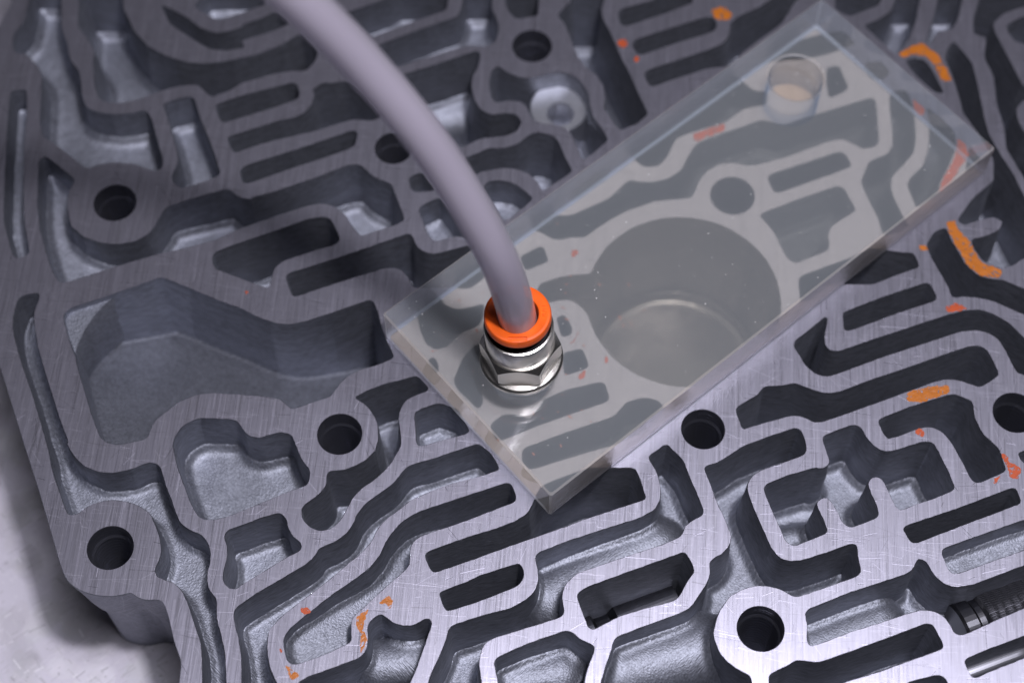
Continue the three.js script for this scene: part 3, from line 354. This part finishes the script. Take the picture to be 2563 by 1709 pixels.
pocket('u_right_slot', 16, 0, 0, [[47.8, -11.8], [48.5, -12.4], [56.8, -15.8], [60.3, -17.7], [65.6, -16.8], [67.4, -16.8], [68.1, -14.1], [64.1, -12.6], [60.1, -10.8], [52.8, -10.8], [49.2, -7.6], [47.7, -7.5]]);
pocket('bore', 25, 0, 0, [[12.6, -5], [13.1, -3.1], [13.8, -1.2], [14.7, 0.5], [15.8, 2.1], [17.1, 3.6], [18.6, 4.9], [20.2, 6], [22, 6.9], [23.9, 7.6], [25.8, 8.1], [27.7, 8.3], [29.7, 8.2], [31.5, 7.8], [32.9, 6.6], [34.3, 5.4], [35.8, 4.2], [37.3, 2.9], [38.8, 1.6], [40.3, 0.4], [41.8, -0.8], [43.1, -2], [43.9, -3.7], [44.3, -5.6], [44.4, -7.6], [44.3, -9.5], [44, -11.5], [43.4, -13.4], [42.6, -15.2], [41.6, -16.9], [40.3, -18.4], [38.9, -19.8], [37.4, -21], [35.7, -22], [33.9, -22.8], [32, -23.3], [30, -23.7], [28.1, -23.7], [26.1, -23.6], [24.2, -23.2], [22.3, -22.5], [20.5, -21.7], [18.9, -20.6], [17.4, -19.3], [16, -17.9], [14.9, -16.3], [13.9, -14.5], [13.2, -12.7], [9.8, -12.4], [8.3, -12.1], [4.7, -10.8], [4.1, -9.3], [4.7, -7.7], [6.2, -7.3], [7.8, -7.8], [9.8, -7.8], [11.3, -6.7]]);
bolt_hole(-67.63, -26.74, 3.55);
bolt_hole(-27.44, 16.69, 3.50);
bolt_hole(-61.98, 36.01, 3.51);
bolt_hole(37.54, 49.06, 3.52);
bolt_hole(3.60, -59.75, 3.44);
bolt_hole(30.47, 15.83, 3.41);
bolt_hole(80.58, 12.91, 3.45);
bolt_hole(-20.51, -37.88, 3.17);
bolt_hole(37.65, -28.12, 3.70);

const outline = turned(densify(rounded([[-96.6, -110], [-90.6, -70.0], [-92.1, -65.2], [-95.2, -56.6], [-103.9, -48.0], [-93.8, -19.4], [-82.9, 5.2], [-77.6, 18.3], [-74.3, 26.2], [-71.3, 33.9], [-69.2, 39.4], [-67.9, 41.7], [-65.8, 43.1], [-63.4, 43.8], [-61.1, 44.0], [-59.3, 43.7], [-58.1, 43.3], [-57.1, 44.1], [-55.7, 44.6], [-53.3, 44.4], [-52.3, 46.5], [-51.6, 48.7], [-50.7, 51.6], [-49.8, 53.5], [-49.5, 54.7], [-49.6, 57.4], [-49.6, 78], [112, 78], [112, -110]], 1.5), 2));
part('machined_face', flat(inset(outline, 0.1), faceHoles, 0), M.cut, body);
part('outer_wall', wall([[inset(outline, 0.1), 0], [outline, -0.14], ...[2, 5, 8, 11].map(y => [inset(outline, (x, z) => 0.13 * y + 0.12 * noise(x * 0.3, y * 0.3, z * 0.3)), -y]), [inset(outline, 1.8), -13.4], [inset(outline, 2.5), -14.2], [inset(outline, 2.8), -20], [inset(outline, 3.0), -32]], true), M.cast, body);
function smear(name, P, material) {                          // a thin film with a ragged rim
  const Q = turned(densify(rounded(P, 0.4, 2), 0.22)).map(([x, z]) => [x + 0.28 * noise(x * 1.7, 1, z * 1.7) + 0.12 * noise(x * 5, 2, z * 5), z + 0.28 * noise(x * 1.7, 9, z * 1.7) + 0.12 * noise(x * 5, 8, z * 5)]);
  part(name, mergeGeometries([flat(Q, [], 0.05).toNonIndexed(), wall([[Q, 0.05], [Q, 0.004]], true)]), material, body);
}
function shelf(name, P, high, low, material, label) {
  const Q = turned(densify(rounded(P, 0.6), 1));
  return part(name, mergeGeometries([flat(inset(Q, 0.15), [], high).toNonIndexed(), wall([[inset(Q, 0.15), high], [Q, high - 0.2], [inset(Q, -0.3), low]], true)]), material, body, label);
}
smear('paint_mark', [[36.1, -68.0], [38.3, -68.5], [39.9, -66.9], [39.3, -65.7], [37.6, -65.5], [36.5, -66.2]], M.paint);
smear('paint_mark', [[69.0, -58.1], [71.2, -59.4], [73.2, -60.6], [74.3, -59.4], [75.7, -58.1], [77.2, -54.7], [77.9, -52.1], [76.1, -52.1], [75.1, -55.7], [73.7, -57.6], [71.6, -58.1], [69.6, -57.1]], M.paint);
smear('paint_mark', [[73.5, -22.7], [75.1, -23.3], [75.2, -21.5], [76.9, -19.5], [77.5, -17.3], [78.6, -14.9], [80.6, -14.0], [81.8, -13.4], [81.4, -12.0], [79.3, -12.1], [77.7, -12.7], [76.2, -14.5], [75.1, -17.3], [74.3, -19.4]], M.paint);
smear('paint_mark', [[68.3, -18.2], [69.6, -18.3], [70.0, -17.3], [68.7, -17.1]], M.paint);
smear('paint_mark', [[63.5, 9.6], [65.0, 8.8], [68.2, 8.2], [70.6, 8.1], [70.6, 9.3], [68.5, 10.1], [66.0, 11.0], [63.5, 11.0]], M.paint);
smear('paint_mark', [[-23.7, 47.5], [-22.7, 46.5], [-21.6, 45.9], [-22.2, 47.5], [-22.5, 49.3], [-21.7, 50.9], [-22.5, 52.5], [-22.8, 52.8], [-22.7, 49.9], [-23.4, 48.9]], M.paint);
smear('paint_mark', [[-19.5, 44.6], [-19.1, 44.0], [-18.3, 43.8], [-18.2, 45.3], [-18.5, 46.0], [-18.8, 45.1], [-20.3, 45.2]], M.paint);
smear('paint_mark', [[-34.0, 54.7], [-33.1, 55.0], [-32.8, 55.6], [-31.8, 56.1], [-32.1, 56.8], [-32.8, 57.0], [-33.2, 56.3]], M.paint);
smear('paint_mark', [[18.9, -60.9], [20.2, -61.3], [20.8, -60.1], [19.8, -59.4], [18.9, -59.9]], M.redpaint);
smear('paint_mark', [[21.7, -57.4], [22.6, -57.4], [22.5, -56.2], [21.7, -56.4]], M.redpaint);
smear('paint_mark', [[71.5, -6.4], [73.2, -7.2], [74.6, -6.7], [75.1, -6.1], [73.5, -5.7], [72.0, -5.4]], M.redpaint);
smear('paint_mark', [[64.2, 15.8], [65.2, 15.7], [65.9, 16.5], [65.3, 17.2], [64.4, 16.5]], M.redpaint);
smear('paint_mark', [[77.6, 20.1], [78.3, 20.4], [78.6, 21.7], [80.0, 22.2], [80.2, 23.3], [79.4, 24.6], [78.3, 24.2], [78.2, 22.2], [77.6, 21.2]], M.redpaint);
smear('paint_mark', [[75.8, 24.3], [77.1, 23.8], [76.0, 25.2], [75.6, 25.1]], M.redpaint);
smear('paint_mark', [[-32.0, 45.5], [-30.8, 45.9], [-30.5, 46.4], [-31.0, 46.8], [-32.0, 46.5]], M.redpaint);
smear('paint_mark', [[-35.0, 52.2], [-34.5, 52.1], [-34.6, 53.1]], M.redpaint);
smear('paint_mark', [[-44.4, -9.3], [-44.0, -9.6], [-43.7, -9.1], [-44.1, -8.7]], M.redpaint);
smear('paint_mark', [[77.4, -40.0], [78.6, -38.4], [79.0, -36.5], [77.2, -33.7], [75.3, -30.9], [73.1, -28.6], [73.4, -30.3], [75.4, -34.0], [77.0, -37.5]], M.redpaint);
smear('paint_mark', [[70.6, -48.1], [72.5, -45.8], [71.5, -44.5], [70.4, -46.5]], M.redpaint);
smear('paint_mark', [[31.5, -40.7], [33.1, -41.5], [36.9, -42.9], [37.2, -41.6], [33.6, -40.0], [31.7, -39.1]], M.redpaint);
smear('paint_mark', [[9.9, -17.3], [10.9, -17.6], [11.2, -16.4], [10.2, -15.8]], M.redpaint);
smear('paint_mark', [[9.4, 0.7], [10.7, -1.0], [10.9, -2.1], [10.2, 0.1]], M.redpaint);
smear('paint_mark', [[15.1, 3.1], [15.6, 2.7], [15.4, 4.1], [15.0, 3.9]], M.redpaint);
smear('paint_mark', [[10.8, 6.0], [12.1, 5.2], [11.8, 6.6], [10.9, 7.0]], M.redpaint);
shelf('corner_ledge', [[-74.4, -5.4], [-73.6, -6.6], [-72.7, -7.2], [-67.3, -9.2], [-65.7, -9.3], [-67.4, -7.7], [-68.9, -5.7], [-70.2, -3.1], [-71.1, -0.2], [-71.4, 2.0], [-73.0, -1.5]], -1.2, -14, M.cast);
// machined pad deep in its bay: a spot-faced screw seat
part('screw_seat', mergeGeometries([flat(circle(8.3, -49.3, 4.9), [circle(8.6, -47.9, 2.5)], -4).toNonIndexed(), wall([[turned(circle(8.3, -49.3, 4.9)), -4], [turned(circle(8.3, -49.3, 5.15)), -4.25], [turned(circle(8.3, -49.3, 5.4)), -13]], true), wall([[turned(circle(8.6, -47.9, 2.5)), -4], [turned(circle(8.6, -47.9, 2.3)), -4.3], [turned(circle(8.6, -47.9, 2.3)), -12]])]), M.fresh, body, 'bright freshly machined screw seat inside its bay');

top(body, 'grey cast aluminium valve body with branching oil channels and bolt holes', 'valve body');

// ---------- the table ----------
const tableTop = new THREE.BoxGeometry(0.9, 0.02, 0.7);
for (let i = 0, u = tableTop.attributes.uv; i < u.count; i++) u.setXY(i, u.getX(i) * 900, u.getY(i) * 700);
const table = part('table', tableTop, M.table, scene);
table.position.set(0, -0.0421, 0);
table.userData = { label: 'pale scuffed metal table top under the casting', category: 'table', kind: 'structure' };

// ---------- acrylic block ----------
const BL = [98.45, 8.0, 41.35];                                // length, thickness, width in mm
const blockTurn = Math.atan2(63.28, 75.27);
const block = group('acrylic_block');
block.position.set(30.25 * MM, 0.1 * MM, -16.7 * MM);
block.rotation.y = blockTurn;
const local = (x, z) => { const dx = x - 30.25, dz = z + 16.7, c = Math.cos(blockTurn), s = Math.sin(blockTurn); return [dx * c - dz * s, dx * s + dz * c]; };
const [fx, fz] = local(1.5, 7.1), [hx, hz] = local(48.75, -46.9);
{
  const clear = new THREE.MeshPhysicalMaterial({ name: 'clear_acrylic', color: new THREE.Color(0.87, 0.93, 1.0), roughness: 0.03, transmission: 0.93, thickness: 0, ior: 1.49, side: THREE.DoubleSide });
  const tapped = new THREE.MeshPhysicalMaterial({ name: 'tapped_acrylic', color: new THREE.Color(0.91, 0.95, 1.0), roughness: 0.06, transmission: 1, thickness: 0, ior: 1.49, side: THREE.DoubleSide });
  const edge = new THREE.MeshPhysicalMaterial({ name: 'broken_edge_acrylic', color: new THREE.Color(0.86, 0.85, 0.85), roughness: 0.4, transmission: 0.82, thickness: 0, ior: 1.49, side: THREE.DoubleSide });
  const polished = new THREE.MeshPhysicalMaterial({ name: 'polished_acrylic', color: new THREE.Color(1, 0.99, 0.98), roughness: 0.05, transmission: 0.985, thickness: 0, ior: 2.1, side: THREE.DoubleSide });
  const along = rep(cutTone, 24); along.rotation = Math.PI / 2;
  const sawn = new THREE.MeshPhysicalMaterial({ name: 'sawn_acrylic', color: new THREE.Color(0.88, 0.85, 0.83), roughness: 0.2, transmission: 0.82, thickness: 0, ior: 1.8, side: THREE.DoubleSide, map: along, bumpMap: along, bumpScale: 0.00012 });
  const frosted = new THREE.MeshPhysicalMaterial({ name: 'frosted_acrylic', color: new THREE.Color(1.0, 0.91, 0.75), roughness: 0.80, transmission: 0.99, thickness: 0, ior: 1.49, side: THREE.DoubleSide });
  const w = BL[0] / 2, d = BL[2] / 2, h = BL[1], rect = r => turned([[-w + r + 0.3, -d + r], [w - r - 0.3, -d + r], [w - r, -d + r + 0.3], [w - r, d - r - 0.3], [w - r - 0.3, d - r], [-w + r + 0.3, d - r], [-w + r, d - r - 0.3], [-w + r, -d + r + 0.3]]);
  const bores = [turned(circle(fx, fz, 4.7, 72)), turned(circle(hx, hz, 4.75, 72))];
  part('block_top', flat(rect(0.3), bores.map(B => inset(B, -0.35)), h), clear, block);
  const side = (x0, z0, x1, z1) => { const l = Math.hypot(x1 - x0, z1 - z0); return mesh([x0, h - 0.35, z0, x1, h - 0.35, z1, x0, 0.4, z0, x1, 0.4, z1], [0, h, l, h, 0, 0, l, 0], [0, 2, 1, 1, 2, 3]); };
  for (const k of [-1, 1]) {
    part('long_side', side(-w + 0.3, k * d, w - 0.3, k * d), sawn, block);
    part('short_side', side(k * w, -d + 0.3, k * w, d - 0.3), polished, block);
    for (const q of [-1, 1]) part('block_corner', side(k * w, q * (d - 0.3), k * (w - 0.3), q * d), edge, block);
  }
  part('block_edge', mergeGeometries([wall([[rect(0.3), h], [rect(0), h - 0.35]], true), wall([[rect(0), 0.4], [rect(0.45), 0]], true)]), edge, block);
  part('block_underside', flat(rect(0.45), [], 0), frosted, block);
  for (const B of bores) {
    const rings = [];
    for (let k = 0; k <= 30; k++) rings.push([inset(B, k % 4 < 2 ? 0 : 0.3), h * (1 - k / 30)]);
    part('threaded_bore', wall(rings), tapped, block);
    part('bore_rim', wall([[inset(B, -0.35), h], [B, h - 0.35]]), edge, block);
  }
}
seed = 41;
{
  const w = BL[0], d = BL[2], specks = [], flecks = [];
  for (let i = 0; i < 170; i++) { const g = new THREE.IcosahedronGeometry((0.04 + 0.09 * rnd() * rnd()) * MM, 0); g.scale(1, 0.6, 1); g.translate((rnd() - 0.5) * w * 0.97 * MM, (BL[1] + 0.03) * MM, (rnd() - 0.5) * d * 0.97 * MM); specks.push(g); }
  part('dust_speck', mergeGeometries(specks), new THREE.MeshStandardMaterial({ name: 'dust', color: new THREE.Color(0.75, 0.74, 0.72), roughness: 0.9 }), block).userData.kind = 'stuff';
  for (let i = 0; i < 50; i++) {
    const x = fx + 4 + 26 * (rnd() + rnd() - 1), z = fz + 26 * (rnd() + rnd() - 1), l = 0.25 + 1.1 * rnd() * rnd(), a = 0.9 + 1.2 * rnd();
    if (Math.abs(x) > w / 2 - 1.5 || Math.abs(z) > d / 2 - 1.5) continue;
    const g = new THREE.CircleGeometry(1, 7); g.rotateX(-Math.PI / 2); g.scale(l * 0.5 * MM, 1, (0.08 + 0.1 * rnd()) * MM); g.rotateY(a); g.translate(x * MM, -0.03 * MM, z * MM); flecks.push(g);
  }
  part('paint_fleck', mergeGeometries(flecks), new THREE.MeshStandardMaterial({ name: 'rusty_fleck', color: new THREE.Color(0.34, 0.11, 0.07), roughness: 0.7 }), block).userData.kind = 'stuff';
}
top(block, 'clear acrylic block with a frosted underside lying across the casting', 'acrylic block');

// ---------- push-in fitting ----------
const fitting = group('push_in_fitting');
fitting.position.set(1.5 * MM, 7.5 * MM, 7.1 * MM);
fitting.rotation.set(0, 0, 2.6 * RAD);
const lathe = (pts, n = 96) => { const g = new THREE.LatheGeometry(pts.map(([r, y]) => new THREE.Vector2(r * MM, y * MM)), n); const u = g.attributes.uv; for (let i = 0; i < u.count; i++) u.setXY(i, u.getX(i) * 34, u.getY(i) * 12); return toCreasedNormals(g.toNonIndexed(), 30 * RAD); };
{
  part('flange', lathe([[0, 0.02], [6.2, 0.02], [6.55, 0.25], [6.65, 0.6], [6.6, 1.0], [6.3, 1.35], [5.2, 1.75], [0, 1.8]]), M.nickel, fitting);
  const ev = new Evaluator(); ev.attributes = ['position', 'normal', 'uv'];
  const hexShape = new THREE.Shape(Array.from({ length: 6 }, (_, i) => new THREE.Vector2(6.35 * Math.cos(i * Math.PI / 3), 6.35 * Math.sin(i * Math.PI / 3))));
  const prism = new THREE.ExtrudeGeometry(hexShape, { depth: 5.6, bevelEnabled: true, bevelSize: 0.06, bevelThickness: 0.06, bevelSegments: 2 });
  prism.rotateX(-Math.PI / 2); prism.rotateY(-3 * RAD); prism.translate(0, 1.0, 0);
  const cone = new THREE.LatheGeometry([[0, 0.9], [5.35, 0.9], [5.6, 1.4], [6.5, 2.35], [6.6, 4.9], [5.5, 6.2], [0, 6.25]].map(p => new THREE.Vector2(...p)), 96);
  const hex = ev.evaluate(new Brush(prism), new Brush(cone), INTERSECTION).geometry;
  hex.scale(MM, MM, MM);
  part('hexagon', toCreasedNormals(hex.index ? hex.toNonIndexed() : hex, 20 * RAD), M.nickel, fitting);
  part('sleeve', lathe([[5.2, 5.6], [5.28, 6.15], [5.35, 6.4], [5.4, 10.9], [5.3, 11.2], [5.05, 11.3], [4.85, 11.15], [4.8, 9.5]]), M.nickel, fitting);
  part('gripping_insert', lathe([[4.82, 10.2], [4.6, 10.75], [4.2, 10.8], [4.05, 10.2], [3.9, 10.2], [3.85, 13.4], [3.2, 13.4]]), M.black, fitting);
  const ringProfile = [[3.12, 9.0], [3.12, 14.4], [3.25, 14.75], [3.5, 14.9], [4.6, 15.0], [4.95, 14.85], [5.13, 14.5], [5.15, 13.6], [5.05, 13.2], [4.75, 13.05], [3.8, 13.0], [3.7, 9.0]];
  const ring = new Brush(new THREE.LatheGeometry([...ringProfile, ringProfile[0]].reverse().map(p => new THREE.Vector2(...p)), 96));
  const notch = new Brush(new RoundedBoxGeometry(2.9, 0.8, 0.75, 2, 0.08));
  notch.position.set(0.0, 15.05, 4.42); notch.updateMatrixWorld();
  const cut = ev.evaluate(ring, notch, SUBTRACTION).geometry;
  cut.scale(MM, MM, MM);
  const release = part('release_ring', toCreasedNormals(cut.index ? cut.toNonIndexed() : cut, 35 * RAD), M.orange, fitting);
  const strokes = [[4.1, -1.15, 0.75, 0.1, 0.15], [4.15, -0.6, 0.7, 0.1, 0.1], [4.15, -0.2, 0.75, 0.1, -0.25], [4.1, 0.25, 0.7, 0.1, 0.05], [4.05, 0.6, 0.7, 0.1, -0.5], [-4.2, 0.0, 0.3, 0.1, 0.6], [-4.15, 0.35, 0.35, 0.1, -0.6], [-4.2, -0.3, 0.3, 0.1, 0.1]];
  const marks = strokes.map(([x, z, l, w, a]) => { const g = new THREE.BoxGeometry(l * MM, 0.16 * MM, w * MM); g.rotateY(a); g.translate(x * MM, 14.98 * MM, z * MM); return g; });
  part('raised_marking', mergeGeometries(marks), M.orange, release);
}
top(fitting, 'nickel plated push-in hose fitting with an orange release ring screwed into the block', 'fitting');

// ---------- steel parts lying in the channels ----------
function spool(name, a, b, profile, material, label, category) {  // a turned piece along the line a-b (mm)
  const A = new THREE.Vector3(...a), B = new THREE.Vector3(...b), L = A.distanceTo(B);
  const o = group(name);
  o.position.copy(A).multiplyScalar(MM);
  o.quaternion.setFromUnitVectors(new THREE.Vector3(0, 1, 0), B.clone().sub(A).normalize());
  profile.forEach(([n, pts, m]) => part(n, lathe(pts.map(([r, t]) => [r, t * L]), 72), m ?? material, o));
  top(o, label, category);
}
const knurl = canvasTexture(256, 256, (g, w, h) => {
  g.fillStyle = '#000'; g.fillRect(0, 0, w, h);
  for (let j = 0; j < 16; j++) for (let i = 0; i < 16; i++) { const x = (i + (j % 2) / 2) * 16, y = j * 16; g.fillStyle = '#fff'; g.beginPath(); g.moveTo(x, y - 12); g.lineTo(x + 6, y); g.lineTo(x, y + 12); g.lineTo(x - 6, y); g.fill(); }
});
M.knurl = new THREE.MeshStandardMaterial({ name: 'knurled_steel', color: new THREE.Color(0.07, 0.07, 0.08), metalness: 1, roughness: 0.4, bumpMap: rep(knurl, 7), bumpScale: 0.00025 });
spool('knurled_plug', [69.5, -10.0, 46.2], [92, -10.0, 37.4], [['plug_end', [[0, 0], [4.6, 0], [4.9, 0.02], [4.9, 0.10], [4.4, 0.12], [4.4, 0.16]]], ['knurled_collar', [[4.4, 0.16], [5.0, 0.18], [5.0, 0.5], [4.4, 0.52], [4.4, 1], [0, 1]], M.knurl]], M.steel, 'dark knurled steel plug in the channel at the lower right edge', 'plug');
spool('steel_spool', [66.5, -8.6, 54.8], [90, -8.6, 46.0], [['land', [[0, 0], [3.0, 0], [3.1, 0.02], [3.1, 0.55], [3.0, 0.56], [2.2, 0.57], [2.2, 0.7], [3.0, 0.71], [3.1, 0.72], [3.1, 1], [0, 1]]]], M.bright, 'polished steel spool glinting in the narrow slot at the lower right corner', 'valve spool');
spool('steel_spool', [8.6, -17.5, 47.2], [26.6, -17.5, 40.1], [['land', [[0, 0], [5.6, 0], [5.8, 0.02], [5.8, 0.26], [5.5, 0.27], [4.2, 0.3], [4.2, 0.42], [5.5, 0.46], [5.8, 0.47], [5.8, 1], [0, 1]]]], M.steel, 'dark steel spool sunk in the tub shaped pocket below the block', 'valve spool');

// ---------- hose ----------
{
  const pts = [[1.5, 14, 7.0], [1.0, 20.5, 7.6], [-1.8, 38.6, 7.6], [-10.2, 58.8, 2.6], [-19.2, 74.6, -0.7], [-28.3, 91.4, -0.7], [-33.4, 99.5, -0.4], [-48, 112, 0]].map(p => new THREE.Vector3(...p).multiplyScalar(MM));
  const path = new THREE.CatmullRomCurve3(pts, false, 'centripetal');
  const hose = group('air_hose');
  part('outer_skin', new THREE.TubeGeometry(path, 160, 2.9 * MM, 40), M.tube, hose);
  part('inner_bore', new THREE.TubeGeometry(path, 160, 1.95 * MM, 32), M.tube, hose);
  top(hose, 'milky translucent plastic hose rising out of the orange ring', 'hose');
}

renderer.render(scene, camera);
